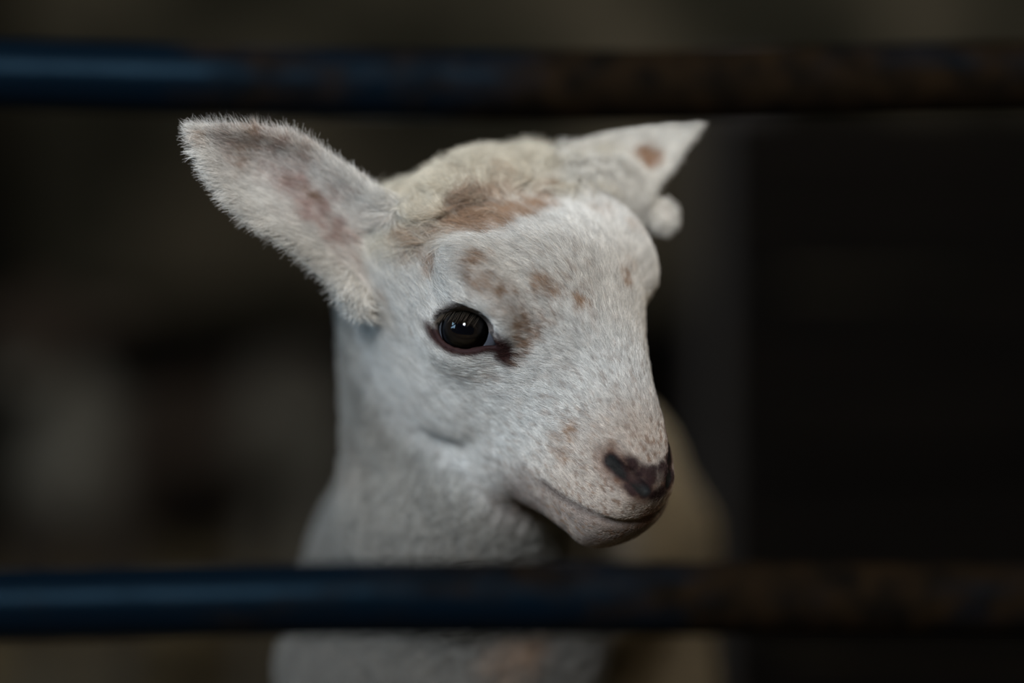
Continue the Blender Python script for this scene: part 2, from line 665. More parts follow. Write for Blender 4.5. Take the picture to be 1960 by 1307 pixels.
# coat marks and painted fold shade, each (photo pixel of its middle, radius mm, colour, strength)
MARKS = []
for px, py, r, c, st in [
    (768, 462, 5, TAN, .8), (800, 445, 5, TAN, .6), (840, 432, 6, TAN, .9), (885, 405, 6, np.array([.09, .055, .04]), .8), (868, 412, 4, np.array([.07, .045, .035]), .8), (880, 425, 7, TAN, 1), (925, 415, 7, TAN, 1), (965, 402, 7, TAN, 1),  # two darkest marks paint the shade in the poll wool fold
    (1005, 390, 7, TAN, .9), (1040, 378, 6, TAN, .8), (1075, 372, 5, TAN, .5), (900, 385, 8, BROWN, .8), (862, 398, 6, BROWN, .9), (935, 372, 7, TAN, .7),
    (975, 360, 6, TAN, .6), (830, 500, 5.5, TAN, .7), (905, 498, 6, TAN, .8), (925, 540, 6, TAN, .8), (955, 558, 5.5, TAN, .7), (895, 520, 4, BROWN, .6),
    (945, 590, 5, TAN, .6), (985, 610, 6, TAN, .75), (1000, 645, 6, TAN, .8), (985, 680, 4.5, BROWN, .8), (1010, 615, 4, BROWN, .45), (1035, 535, 5.5, TAN, .75),
    (1060, 550, 4, TAN, .5), (1105, 575, 4, TAN, .85), (1195, 525, 5, TAN, .7), (1205, 500, 4, TAN, .4), (1088, 822, 5, TAN, .7), (1075, 850, 7, TAN, .5),
    (790, 630, 2.6, TAN, .6), (875, 715, 4.5, TAN, .4), (905, 722, 3, TAN, .4), (1150, 400, 6, TAN, .45), (1215, 430, 6, TAN, .45), (1040, 600, 5, TAN, .35),
    (930, 520, 5, BROWN, .32), (960, 548, 5, BROWN, .32), (985, 578, 5, BROWN, .32), (1003, 605, 5, BROWN, .32), (1008, 640, 5, BROWN, .32), (996, 665, 5, BROWN, .32), (880, 505, 4, BROWN, .4), (940, 715, 4, TAN, .4), (780, 480, 5, TAN, .6), (815, 465, 6, TAN, .6), (1000, 410, 7, TAN, .8), (1045, 395, 6, TAN, .7), (950, 430, 6, TAN, .8),
    (900, 436, 8, TAN, .75), (955, 418, 8.5, TAN, .75), (1015, 398, 8, TAN, .7), (905, 395, 7, BROWN, .4), (950, 385, 7, BROWN, .35), (865, 448, 6, TAN, .7), (905, 440, 6, TAN, .7), (950, 425, 6, TAN, .7), (1000, 405, 6, TAN, .6), (1070, 690, 6, TAN, .18), (1140, 830, 9, TAN, .22), (1185, 790, 8, TAN, .2), (1225, 830, 7, TAN, .2), (990, 770, 3.5, TAN, .35), (735, 555, 3, TAN, .7),
]:
    MARKS.append((hit(px, py), r, c, st))
for px, py, Y, r, c, st in [
    (1245, 300, 76, 7, np.array([.30, .17, .10]), .95), (1150, 330, 74, 14, CREAM, .6), (485, 238, 6, 6, TAN, .7), (440, 262, 4, 7, TAN, .5), (540, 255, 8, 8, TAN, .5), (580, 290, 12, 8, TAN, .55),
    (430, 262, 5, 9, MAUVE, .55), (455, 300, 8, 11, MAUVE, .6), (520, 272, 10, 12, MAUVE, .65), (585, 312, 15, 11, MAUVE, .6), (640, 360, 20, 10, MAUVE, .5), (690, 420, 24, 9, MAUVE, .45), (560, 385, 22, 10, MAUVE, .4),
    (470, 290, 10, 9, TAN, .5), (370, 260, 4, 5, TAN, .5), (510, 320, 18, 8, PINK, .5), (560, 345, 22, 8, PINK, .8), (600, 390, 27, 9, PINK, .85), (640, 440, 27, 9, PINK, .75), (575, 352, 22, 4.5, BROWN, .5), (625, 415, 26, 4, BROWN, .5), (655, 440, 24, 5, BROWN, .3), (690, 430, 22, 7, PINK, .5),
    (660, 500, 28, 8, PINK, .5), (600, 375, 24, 3.4, BROWN, .8), (545, 340, 20, 3.4, BROWN, .5), (622, 400, 26, 3, BROWN, .6), (668, 455, 26, 7, TAN, .45),
    (775, 1035, 100, 12, TAN, .5), (740, 1000, 100, 9, TAN, .25), (1010, 1260, 92, 16, TAN, .75), (960, 1290, 92, 12, TAN, .6), (690, 900, 92, 16, TAN, .18),
]:
    MARKS.append((at(px, py, Y), r, c, st))

M2 = np.array(MOUTH + [mirror(p) for p in MOUTH])
N2 = np.array(NOSTRIL + [mirror(p) for p in NOSTRIL])


def seg_dist(P, pts):
    d = np.full(len(P), 1e3)
    for a, b in zip(pts[:-1], pts[1:]):
        ab = b - a
        t = np.clip(((P - a) @ ab) / (ab @ ab + 1e-9), 0, 1)
        d = np.minimum(d, np.linalg.norm(P - a - t[:, None] * ab, axis=1))
    return d


def eye_low(P):
    """1 below the eye slit, 0 above it"""
    y1 = (P - EYE_C) @ ET2
    y2 = (P - EYE2_C) @ mirror_v(ET2)
    near = np.linalg.norm(P - EYE_C, axis=1) < np.linalg.norm(P - EYE2_C, axis=1)
    return sstep(2.0, -3.0, np.where(near, y1, y2))


def mask_info(P):
    """distances (mm) to the bare places: eye openings, mouth, nostrils"""
    P32 = P.astype(np.float32)
    e1 = eye_open(P32, EYE_C, GAZE, ET1, ET2)
    e2 = eye_open(P32, EYE2_C, GAZE2, mirror_v(ET1), mirror_v(ET2))
    e1 = np.where(np.linalg.norm(P - EYE_C, axis=1) < 24, e1, 50)
    e2 = np.where(np.linalg.norm(P - EYE2_C, axis=1) < 24, e2, 50)
    mo = np.minimum(seg_dist(P, MOUTH), seg_dist(P, [mirror(p) for p in MOUTH]))
    no = np.minimum(seg_dist(P, NOSTRIL), seg_dist(P, [mirror(p) for p in NOSTRIL]))
    ph = seg_dist(P, [hp(98, 0, -2), MOUTH[-1]])
    return np.minimum(e1, e2), mo, no, ph


def sstep(a, b, x):
    t = np.clip((x - a) / (b - a), 0, 1)
    return t * t * (3 - 2 * t)


def coat(P, N, skin=False, lean=0.0):
    rnd = np.full(len(P), 0.5) if skin else np.clip(0.55 * rng.random(len(P)) + 1.3 * vnoise(P, 1.1, 8) - 0.42, 0, 1)
    q = (P - ORIG) @ HM.T
    f, e, u = q[:, 0], q[:, 1], q[:, 2]
    col = np.tile(WHITE, (len(P), 1))
    onhead = sstep(14, 4, sdf_head_base(P.astype(np.float32)))
    # creamier crown and body wool
    w = sstep(-22, -45, f) * 0.75
    w = np.where(onhead > 0.5, w, 0.25 + 0.55 * sstep(160, 260, P[:, 1]))
    col += (CREAM - col) * (w * (1 - onhead * (1 - sstep(12, 42, P[:, 2]))))[:, None]
    col += (WHITE - col) * (0.75 * sstep(6, 3, near_ear.sdf(P.astype(np.float32))))[:, None]
    back_ = (1 - onhead) * sstep(170, 260, P[:, 1])
    col += (np.array([.50, .41, .27]) - col) * (0.9 * back_)[:, None]
    chest_shade = (1 - onhead) * sstep(-40, -120, P[:, 2])
    col *= ((1 - 0.52 * chest_shade) * (1 - 0.48 * (1 - onhead) * sstep(210, 150, P[:, 1]) * sstep(45, 5, P[:, 2]) * (1 - np.maximum(sstep(5, 1, near_ear.sdf(P.astype(np.float32))), sstep(5, 1, far_ear.sdf(P.astype(np.float32)))))))[:, None]  # shade painted into the wool of the neck and lower chest
    # beige muzzle
    w = 0.72 * sstep(40, 74, f) * onhead
    col += (np.array([.43, .345, .28]) - col) * w[:, None]
    mf, mu = (np.array(MOUTH) - ORIG) @ F, (np.array(MOUTH) - ORIG) @ U
    below = sstep(0.5, -3.5, u - np.interp(f, mf, mu)) * sstep(44, 60, f) * onhead
    col += (np.array([.17, .13, .115]) - col) * (below * (0.45 + 0.4 * vnoise(P, 4.0, 7)))[:, None]
    n1, n2 = vnoise(P, 2.3, 1), vnoise(P, 9.0, 2)
    jit = P + lean + (np.stack([vnoise(P, 4, 3), vnoise(P, 4, 4), vnoise(P, 4, 5)], -1) - 0.5) * 5
    for c, r, cc, st in MARKS:
        d = np.linalg.norm(jit - c, axis=1) / r
        w = st * sstep(1.45, 0.35, d) * (0.35 + 1.2 * n1)
        w = np.clip(w, 0, 1)
        w = 0.5 * w + 0.5 * sstep(0.06 + 0.7 * rnd, 0.42 + 0.7 * rnd, w)
        col += (cc - col) * w[:, None]
    # flecks on muzzle, bridge and brow
    fl = vnoise(P, 1.35, 6)
    dens = np.maximum(0.9 * sstep(55, 78, f), np.maximum(0.7 * np.exp(-((f - 12) / 22) ** 2 - ((e + 18) / 22) ** 2), 0.5 * sstep(20, 45, f)))
    w = onhead * dens * sstep(0.62, 0.76, fl) * 0.85
    col += (BROWN * 1.2 - col) * w[:, None]
    ey, mo, no, ph = mask_info(P)
    # underside of the jaw and lips: brownish hair plus painted chin shade
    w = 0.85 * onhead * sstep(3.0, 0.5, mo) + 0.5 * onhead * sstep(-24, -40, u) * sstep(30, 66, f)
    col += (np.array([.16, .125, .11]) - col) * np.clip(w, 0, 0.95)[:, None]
    w = onhead * sstep(9.0, 3.5, np.minimum(no, ph)) * sstep(-30, -12, u)
    col += (np.array([.16, .085, .055]) - col) * np.clip(w * (0.55 + 0.5 * n1), 0, 1)[:, None]
    w = np.maximum(sstep(4.5, 2.4, no), sstep(7.0, 4.0, np.linalg.norm(P - PAD, axis=1)) * 0 + 0) * onhead
    pd = np.min(np.linalg.norm(jit[:, None] - PADS[None], axis=2), axis=1)
    w = np.maximum(w, sstep(5.6, 1.8, pd) * onhead)
    col += (np.array([.030, .014, .014]) - col) * np.clip(w * 0.97, 0, 1)[:, None]
    w = np.maximum(sstep(2.8, 1.6, no) * 0.95, sstep(2.0, 1.0, ph)) * onhead
    col += (np.array([.006, .004, .004]) - col) * np.clip(w, 0, 1)[:, None]
    car = seg_dist(P, CAR)
    ey = np.minimum(ey, car - 0.6)
    lo_ = eye_low(P)
    w = np.maximum(0.8 * sstep(1.2, 0.0, ey), sstep(5.2, 2.0, ey) * lo_)
    col += (np.array([.040, .015, .013]) - col) * np.clip(w, 0, 1)[:, None]
    # tear mark below the inner corner
    t = np.linalg.norm(jit - TEAR, axis=1)
    w = sstep(3.6, 0.8, t) * (0.5 + 0.6 * rnd)
    col += (np.array([.06, .03, .025]) - col) * (0.85 * w)[:, None]
    if skin:
        base = np.array([.50, .34, .30])
        k = 0.35 * np.ones(len(P))
        k *= sstep(0.5, 4, ey) * sstep(4, 9, np.minimum(no, ph))
        col += (base * np.clip(col.mean(1), 0, 1)[:, None] * 1.2 - col) * k[:, None]
        col *= (1 - 0.5 * onhead)[:, None]
    return np.clip(col, 0.01, 0.9)


TEAR = hit(975, 690)
PAD = hp(97, 0, -4)
PADS = [hit(*p) for p in ((1205, 892), (1228, 902), (1250, 908), (1240, 922), (1215, 930), (1250, 950))]
PADS = np.array(PADS + [mirror(p) for p in PADS])
CAR = [hit(936, 634), hit(958, 646), hit(976, 682)]

# ------------------------------------------------------------------ lamb: materials
skin_m, nt, b = material('lamb_skin')
at_n = nt.nodes.new('ShaderNodeAttribute')
at_n.attribute_name = 'coat'
nt.links.new(at_n.outputs['Color'], b.inputs['Base Color'])
b.inputs['Roughness'].default_value = 0.6
b.inputs['Specular IOR Level'].default_value = 0.04

fur_m, nt, b = material('lamb_fur')
at_n = nt.nodes.new('ShaderNodeAttribute')
at_n.attribute_name = 'coat'
nt.links.new(at_n.outputs['Color'], b.inputs['Base Color'])
b.inputs['Roughness'].default_value = 0.6
b.inputs['Specular IOR Level'].default_value = 0.25
tr = nt.nodes.new('ShaderNodeBsdfTranslucent')
nt.links.new(at_n.outputs['Color'], tr.inputs['Color'])
mx = nt.nodes.new('ShaderNodeMixShader')
mx.inputs[0].default_value = 0.2
nt.links.new(b.outputs[0], mx.inputs[1])
nt.links.new(tr.outputs[0], mx.inputs[2])
nt.links.new(mx.outputs[0], nt.nodes['Material Output'].inputs['Surface'])


def set_colors(o, col):
    a = o.data.attributes.new('coat', 'FLOAT_COLOR', 'POINT')
    a.data.foreach_set('color', np.concatenate([col, np.ones((len(col), 1))], 1).astype(np.float32).ravel())


lamb = mesh_from('lamb', world_m(LV), LF, skin_m)
tag(lamb, 'white lamb with tan forehead patches and upright ears looking out between the gate rails', 'lamb')
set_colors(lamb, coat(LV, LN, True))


# ------------------------------------------------------------------ fur as hair curves
def hair_object(name, roots, pts, radius, col, mat, parent):
    n, k = pts.shape[0], pts.shape[1]
    cv = bpy.data.hair_curves.new(name)
    cv.add_curves([k] * n)
    cv.attributes['position'].data.foreach_set('vector', world_m(pts).astype(np.float32).ravel())
    ra = cv.attributes.get('radius') or cv.attributes.new('radius', 'FLOAT', 'POINT')
    taper = np.linspace(1, 0.35, k)
    ra.data.foreach_set('value', (radius[:, None] * taper[None] / 1000).astype(np.float32).ravel())
    ca = cv.attributes.new('coat', 'FLOAT_COLOR', 'CURVE')
    ca.data.foreach_set('color', np.concatenate([col, np.ones((n, 1))], 1).astype(np.float32).ravel())
    cv.materials.append(mat)
    o = bpy.data.objects.new(name, cv)
    COL.objects.link(o)
    if parent:
        o.parent = parent
    return o


def scatter(V, FACES, N, dens):
    """random roots on the quads; dens per mm2 for each face"""
    a, b, c, d = (V[FACES[:, k]] for k in range(4))
    area = 0.5 * np.linalg.norm(np.cross(c - a, d - b), axis=1)
    cnt = rng.poisson(area * dens)
    fi = np.repeat(np.arange(len(FACES)), cnt)
    r1, r2 = rng.random(len(fi))[:, None], rng.random(len(fi))[:, None]
    P = (a[fi] * (1 - r1) + b[fi] * r1) * (1 - r2) + (d[fi] * (1 - r1) + c[fi] * r1) * r2
    Nn = unit(N[FACES[fi]].mean(1))
    return P, Nn


FCEN = LV[LF].mean(1)
FN = unit(LN[LF].mean(1))
VIEW = unit(np.array([0, -950, 0]) - FCEN)
facing = (FN * VIEW).sum(1)
head_d = sdf_head_base(FCEN.astype(np.float32))
ear_d = np.minimum(near_ear.sdf(FCEN.astype(np.float32)), far_ear.sdf(FCEN.astype(np.float32)))
fine = (head_d < 3) | (ear_d < 3)
dens = np.where(fine, 11.5, 2.6)
dens = np.where(FCEN[:, 1] > 190, 1.1, dens)
dens = np.where(FCEN[:, 2] < -215, 0.8, dens)
dens *= np.where(facing > -0.25, 1.0, 0.22)
P, N = scatter(LV, LF, LN, dens)

ey, mo, no, ph = mask_info(P)
ey = np.minimum(ey, np.minimum(seg_dist(P, CAR[:2]) - 0.8 * rng.random(len(P)), seg_dist(P, CAR[1:]) + 1.4))
keep = (ey > -0.5 + 0.5 * rng.random(len(P)) + 1.8 * eye_low(P)) & (no > 0.9 + 0.8 * rng.random(len(P))) & (mo > 0.55) & (ph > 1.8)
P, N = P[keep], N[keep]
ey, mo, no, ph = ey[keep], mo[keep], no[keep], ph[keep]
P32 = P.astype(np.float32)
q = (P - ORIG) @ HM.T
f, e, u = q[:, 0], q[:, 1], q[:, 2]
hd = sdf_head_base(P32)
on_head = sstep(10, 2, hd)
d_near, d_far = near_ear.sdf(P32), far_ear.sdf(P32)
a1, t1_, c1 = near_ear.coords(P32)
a2, t2_, c2 = far_ear.coords(P32)
w_e1 = sstep(4, 1, d_near) * sstep(-6, 10, a1)
w_e2 = sstep(4, 1, d_far) * sstep(-6, 10, a2)
w_ear = np.maximum(w_e1, w_e2)

# --- flow
lat = np.clip(e / 30, -1, 1)[:, None]
away = -0.9 * F + 0.75 * lat * E - 0.30 * np.abs(lat) * U + 0.25 * U
back = np.tile(-F, (len(P), 1))
kb = sstep(5, -40, f)[:, None]
flow = unit(away + kb * 0.5 * back)
down = np.array([0.05, -0.25, -1.0])
flow = unit(flow * on_head[:, None] + down * (1 - on_head)[:, None])
s1 = a1 / near_ear.L
mid1 = (near_ear.up(s1) + near_ear.lo(s1)) / 2
w1 = np.maximum((near_ear.up(s1) - near_ear.lo(s1)) / 2, 1)
x1 = np.clip((t1_ - mid1) / w1, -1, 1)
fe1 = unit(near_ear.a + (0.75 * x1 - 0.15)[:, None] * near_ear.t + 0.0 * near_ear.c)
fe2 = unit(far_ear.a + 0.0 * far_ear.t)
flow = unit(flow * (1 - w_ear)[:, None] + fe1 * w_e1[:, None] + np.tile(fe2, (len(P), 1)) * w_e2[:, None])
nz = np.stack([vnoise(P, 7, 11), vnoise(P, 7, 12), vnoise(P, 7, 13)], -1) - 0.5
nz2 = np.stack([vnoise(P, 2.2, 14), vnoise(P, 2.2, 15), vnoise(P, 2.2, 16)], -1) - 0.5
poll = on_head * sstep(-26, -48, f) * sstep(-10, 12, u)
wool = np.maximum(1 - on_head, poll) * (1 - w_ear)
fluff = poll * (1 - w_ear)
amp = 0.45 + 0.9 * wool
nz4 = np.stack([vnoise(P, 4.5, 17), vnoise(P, 4.5, 18), vnoise(P, 4.5, 19)], -1) - 0.5
flow = flow + nz4 * (2.4 * fluff)[:, None] + nz * amp[:, None] + nz2 * (0.35 + 0.5 * wool)[:, None] + rng.normal(0, 0.10, P.shape)
flow = unit(flow - N * (flow * N).sum(1)[:, None])

# --- length (mm), lift, thickness
L_head = np.interp(f, [-70, -45, -25, 0, 30, 55, 75, 98], [20, 17, 8.5, 5.2, 4.2, 3.1, 2.1, 1.2])
cheek = on_head * sstep(-20, -45, u) * sstep(45, 10, f)
L_head = L_head + 3.0 * cheek
L = L_head * on_head + 13.0 * (1 - on_head)
edge = sstep(0.55, 1.0, np.abs(x1))
L = L * (1 - w_ear) + (7.2 + 1.0 * edge) * w_e1 + 5.5 * w_e2 * (1 - w_e1)
L = L * np.clip(0.30 + 0.70 * sstep(0.5, 7, ey), 0, 1)
L = L * (0.45 + 0.55 * sstep(1, 4, mo)) * (0.3 + 0.7 * sstep(2.5, 8, no))
L *= 1 - 0.6 * sstep(14, 8, np.linalg.norm(P - LOBE_C, axis=1))
L *= rng.uniform(0.7, 1.15, len(P))
lift = 0.28 + 0.25 * wool + 0.28 * fluff + 0.06 * w_e1 + rng.normal(0, 0.08, len(P))
lift = np.clip(lift, 0.10, 0.9)
rad = np.where(hd < 3, 0.060, 0.11) * np.ones(len(P))
rad = np.where(w_ear > 0.5, 0.060, rad)
rad = np.where(P[:, 1] > 190, 0.20, rad)
rad *= rng.uniform(0.7, 1.2, len(P))

K = 5
t = np.linspace(0, 1, K)
side = np.cross(flow, N)
bend = rng.normal(0, 0.16, len(P))
pts = (P[:, None] + L[:, None, None] * (t[None, :, None] * flow[:, None] * np.cos(lift)[:, None, None]
       + ((t - 0.55 * t**2)[None, :, None]) * N[:, None] * (1.5 * np.sin(lift))[:, None, None]
       + (t**2)[None, :, None] * side[:, None] * bend[:, None, None]))
# woolly curl
ph0 = (vnoise(P, 5, 21) * 12 + rng.random(len(P)) * 1.5)[:, None]
curl = (wool * 0.13 * L)[:, None]
pts += (np.sin(ph0 + t[None] * 7) - np.sin(ph0))[..., None] * curl[..., None] * side[:, None]
pts += (np.cos(ph0 + t[None] * 7) - np.cos(ph0))[..., None] * curl[..., None] * N[:, None] * 0.6
pts[:, 0] -= N * 0.15
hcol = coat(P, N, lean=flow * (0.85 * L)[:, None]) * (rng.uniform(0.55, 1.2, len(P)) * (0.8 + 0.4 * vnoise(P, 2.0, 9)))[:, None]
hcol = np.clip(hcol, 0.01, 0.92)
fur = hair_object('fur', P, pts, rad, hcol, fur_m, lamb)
fur['kind'] = 'stuff'

# ------------------------------------------------------------------ eyes
def cap(c, g, t1, t2, R, ang, rings=14, seg=40, sx=1.0, sy=1.0, power=2.0):
    """spherical cap of half-angle ang around g, local +Z = g; sx, sy squash the outline"""
    v = [(0, 0, R)]
    fs = []
    for i in range(1, rings + 1):
        for k in range(seg):
            an = 2 * math.pi * k / seg
            ca, sa = math.cos(an), math.sin(an)
            rr = (abs(ca) ** power + abs(sa) ** power) ** (-1 / power)
            th = ang * i / rings
            x, y = math.sin(th) * R * rr * ca * sx, math.sin(th) * R * rr * sa * sy
            v.append((x, y, math.sqrt(max(R * R - x * x - y * y, 0))))
    for k in range(seg):
        k2 = (k + 1) % seg
        fs.append((0, 1 + k, 1 + k2))
        for i in range(rings - 1):
            a0, b0 = 1 + i * seg, 1 + (i + 1) * seg
            fs.append((a0 + k, b0 + k, b0 + k2, a0 + k2))
    return v, fs


sclera_m = mat_noise('eye_white', [(0.3, (.10, .11, .14)), (0.7, (.15, .16, .19))], 300, rough=0.15)
iris_m, nt, b = material('iris_brown')
tc = nt.nodes.new('ShaderNodeTexCoord')
sep = nt.nodes.new('ShaderNodeVectorMath')
sep.operation = 'MULTIPLY'
sep.inputs[1].default_value = (1, 1, 0)
ln = nt.nodes.new('ShaderNodeVectorMath')
ln.operation = 'LENGTH'
sc_ = nt.nodes.new('ShaderNodeMath')
sc_.operation = 'MULTIPLY'
sc_.inputs[1].default_value = 1 / 0.0095
nt.links.new(tc.outputs['Object'], sep.inputs[0])
nt.links.new(sep.outputs[0], ln.inputs[0])
nt.links.new(ln.outputs['Value'], sc_.inputs[0])
r = ramp(nt, sc_.outputs[0], [(0.3, (.006, .004, .003)), (0.62, (.008, .006, .005)), (0.80, (.013, .012, .012)), (0.88, (.028, .029, .033)), (0.95, (.012, .011, .012)), (1.0, (.02, .016, .015))])
nt.links.new(r.outputs[0], b.inputs['Base Color'])
b.inputs['Specular IOR Level'].default_value = 0.0
b.inputs['Roughness'].default_value = 0.9
pupil_m, nt, b = material('pupil_black')
b.inputs['Base Color'].default_value = (.002, .002, .003, 1)
b.inputs['Roughness'].default_value = 0.9
b.inputs['Specular IOR Level'].default_value = 0.0
cornea_m, nt, b = material('cornea_clear')
gl = nt.nodes.new('ShaderNodeBsdfGlossy')
gl.inputs['Roughness'].default_value = 0.015
tp = nt.nodes.new('ShaderNodeBsdfTransparent')
fr = nt.nodes.new('ShaderNodeFresnel')
fr.inputs['IOR'].default_value = 1.38
mx = nt.nodes.new('ShaderNodeMixShader')
nt.links.new(fr.outputs[0], mx.inputs[0])
nt.links.new(tp.outputs[0], mx.inputs[1])
nt.links.new(gl.outputs[0], mx.inputs[2])
nt.links.new(mx.outputs[0], nt.nodes['Material Output'].inputs['Surface'])


def build_eye(c, g, t1, t2, gaze):
    M = np.eye(4)
    x = unit(t1 - gaze * (t1 @ gaze))
    y = np.cross(gaze, x)
    M[:3, 0], M[:3, 1], M[:3, 2] = x, y, gaze
    M[:3, 3] = world_m(c)
    M = Matrix(M.tolist())

    def part(name, v, fs, mat, parent):
        o = mesh_from(name, np.array(v) / 1000, fs, mat)
        o.matrix_world = M
        o.parent = parent
        if parent is not lamb:
            o.matrix_parent_inverse = M.inverted()
        return o
    R = EYE_R
    v, fs = cap(c, g, t1, t2, R, math.radians(110), 30, 56)
    ball = part('eye', v, fs, sclera_m, lamb)
    v, fs = cap(c, g, t1, t2, R + 0.06, math.asin(9.5 / R))
    part('iris', v, fs, iris_m, ball)
    v, fs = cap(c, g, t1, t2, R + 0.12, math.asin(4.0 / R), 8, 40, sx=1.15, sy=0.50, power=3.2)
    part('pupil', v, fs, pupil_m, ball)
    Rc = 10.9
    hc = math.sqrt(R * R - 9.7**2) - math.sqrt(Rc * Rc - 9.7**2) + 0.12
    v, fs = cap(c, g, t1, t2, Rc, math.asin(9.7 / Rc), 18, 56)
    v = [(p[0], p[1], p[2] + hc) for p in v]
    part('cornea', v, fs, cornea_m, ball)


IRIS_G = unit(at(877, 629, -8) - EYE_C)
build_eye(EYE_C, GAZE, ET1, ET2, IRIS_G)
build_eye(EYE2_C, GAZE2, mirror_v(ET1), mirror_v(ET2), mirror_v(IRIS_G))

# eyelashes along the upper rims
n = 90
lp, lcol = [], []
for c, g, a1_, a2_ in ((EYE_C, GAZE, ET1, ET2), (EYE2_C, GAZE2, mirror_v(ET1), mirror_v(ET2))):
    for i in range(n):
        an = math.radians(rng.uniform(55, 168))
        p = np.array([11.4 * math.cos(an) - 0.2, 8.0 * math.sin(an)])
        z = math.sqrt((EYE_R + 1.6) ** 2 - p @ p)
        root = c + a1_ * p[0] + a2_ * p[1] + g * z
        d0 = unit(g * 0.75 - a2_ * (0.60 + rng.uniform(-.1, .25)) - a1_ * (0.28 + rng.uniform(-.2, .2)))
        Ln = rng.uniform(3.5, 6.5)
        lp.append([root + d0 * Ln * s_ + (g * 0.12 - a2_ * 0.35) * Ln * s_ * s_ for s_ in t])
        lcol.append(np.array([.12, .095, .07]) * rng.uniform(.6, 1.1))
lashes = hair_object('eyelashes', None, np.array(lp), np.full(len(lp), 0.045), np.array(lcol), fur_m, lamb)
lashes['kind'] = 'stuff'

# hooves
hoof_m = mat_noise('hoof_horn', [(0.3, (.03, .025, .02)), (0.7, (.07, .055, .045))], 80, rough=0.5)
for leg in lamb_legs():
    (x, y, z) = leg[-1][0]
    mb = MB()
    for sx in (-1, 1):
        rows = [((0, 3, -439), 7.5), ((0, -2, -432), 7.2), ((0, 2, -420), 6.6)]
        mb.tube([world_m((x + sx * 6.2, y + p[1] - 4, p[2])) for p, r_ in rows], [r_ / 1000 for p, r_ in rows], 14)
    mb.build('hoof', hoof_m, lamb, True)

# ------------------------------------------------------------------ pen gate in front of the lamb
gate_m, nt, b = material('painted_steel')
tc = nt.nodes.new('ShaderNodeTexCoord')
nz_ = noise(nt, 38, 6, 0.65, 'Object', (0.35, 1, 1))
sepx = nt.nodes.new('ShaderNodeSeparateXYZ')
nt.links.new(tc.outputs['Object'], sepx.inputs[0])
mr = nt.nodes.new('ShaderNodeMapRange')
mr.inputs['From Min'].default_value = -0.20
mr.inputs['From Max'].default_value = 0.07
mr.inputs['To Min'].default_value = -0.16
mr.inputs['To Max'].default_value = 0.17
nt.links.new(sepx.outputs['X'], mr.inputs['Value'])
ad = nt.nodes.new('ShaderNodeMath')
nt.links.new(nz_.outputs['Fac'], ad.inputs[0])
nt.links.new(mr.outputs[0], ad.inputs[1])
msk = ramp(nt, ad.outputs[0], [(0.46, (0, 0, 0)), (0.62, (1, 1, 1))])
rust = ramp(nt, noise(nt, 90, 4).outputs['Fac'], [(0.35, (.0016, .0013, .001)), (0.7, (.0075, .0043, .002))])
mixc = nt.nodes.new('ShaderNodeMix')
mixc.data_type = 'RGBA'
mixc.inputs['A'].default_value = (.0008, .0022, .0042, 1)
nt.links.new(msk.outputs[0], mixc.inputs['Factor'])
nt.links.new(rust.outputs[0], mixc.inputs['B'])
nt.links.new(mixc.outputs['Result'], b.inputs['Base Color'])
rr_ = nt.nodes.new('ShaderNodeMapRange')
b.inputs['Specular IOR Level'].default_value = 0.03
b.inputs['Specular Tint'].default_value = (0.35, 0.7, 1.0, 1)
sp_ = nt.nodes.new('ShaderNodeMapRange')
sp_.inputs['To Min'].default_value = 0.022
sp_.inputs['To Max'].default_value = 0.006
nt.links.new(msk.outputs[0], sp_.inputs['Value'])
nt.links.new(sp_.outputs[0], b.inputs['Specular IOR Level'])
rr_.inputs['To Min'].default_value = 0.32
rr_.inputs['To Max'].default_value = 0.8
nt.links.new(msk.outputs[0], rr_.inputs['Value'])
nt.links.new(rr_.outputs[0], b.inputs['Roughness'])
bump(nt, b, nz_.outputs['Fac'], 0.25, 0.002)

GY = -120
gate = empty('metal_gate', (0, GY / 1000, 0))
tag(gate, 'dark rusty tubular metal pen gate in front of the white lamb', 'gate')


def rail(pix, r):
    P_ = [world_m(at(px, py, GY)) for px, py in pix]
    xs = np.array([p[0] for p in P_])
    zs = np.array([p[2] for p in P_])
    X = np.linspace(xs[0], xs[-1], 60)
    Z = np.interp(X, xs, zs)
    k = np.array([1, 2, 3, 2, 1.]) / 9
    Z = np.convolve(np.pad(Z, 2, mode='edge'), k, 'valid')
    mb = MB()
    mb.tube([(x, 0.0004 * math.sin(31 * x + zs[0] * 50), z) for x, z in zip(X, Z)], r, 24)
    return mb.build('rail', gate_m, gate, True)


rail([(-3200, 150), (-400, 133), (0, 143), (500, 158), (900, 166), (1400, 164), (1960, 146), (2500, 138), (5200, 120)], 0.0122)
rail([(-3200, 1180), (0, 1160), (600, 1146), (1000, 1144), (1960, 1150), (5200, 1170)], 0.0125)
rail([(-3200, 2180), (5200, 2170)], 0.0125)
rail([(-3200, -840), (5200, -850)], 0.0125)
for x in (-0.742, 0.752):
    mb = MB()
    mb.box((x, 0, 0.36), (0.04, 0.04, 0.72), 0.004)
    mb.build('upright', gate_m, gate)

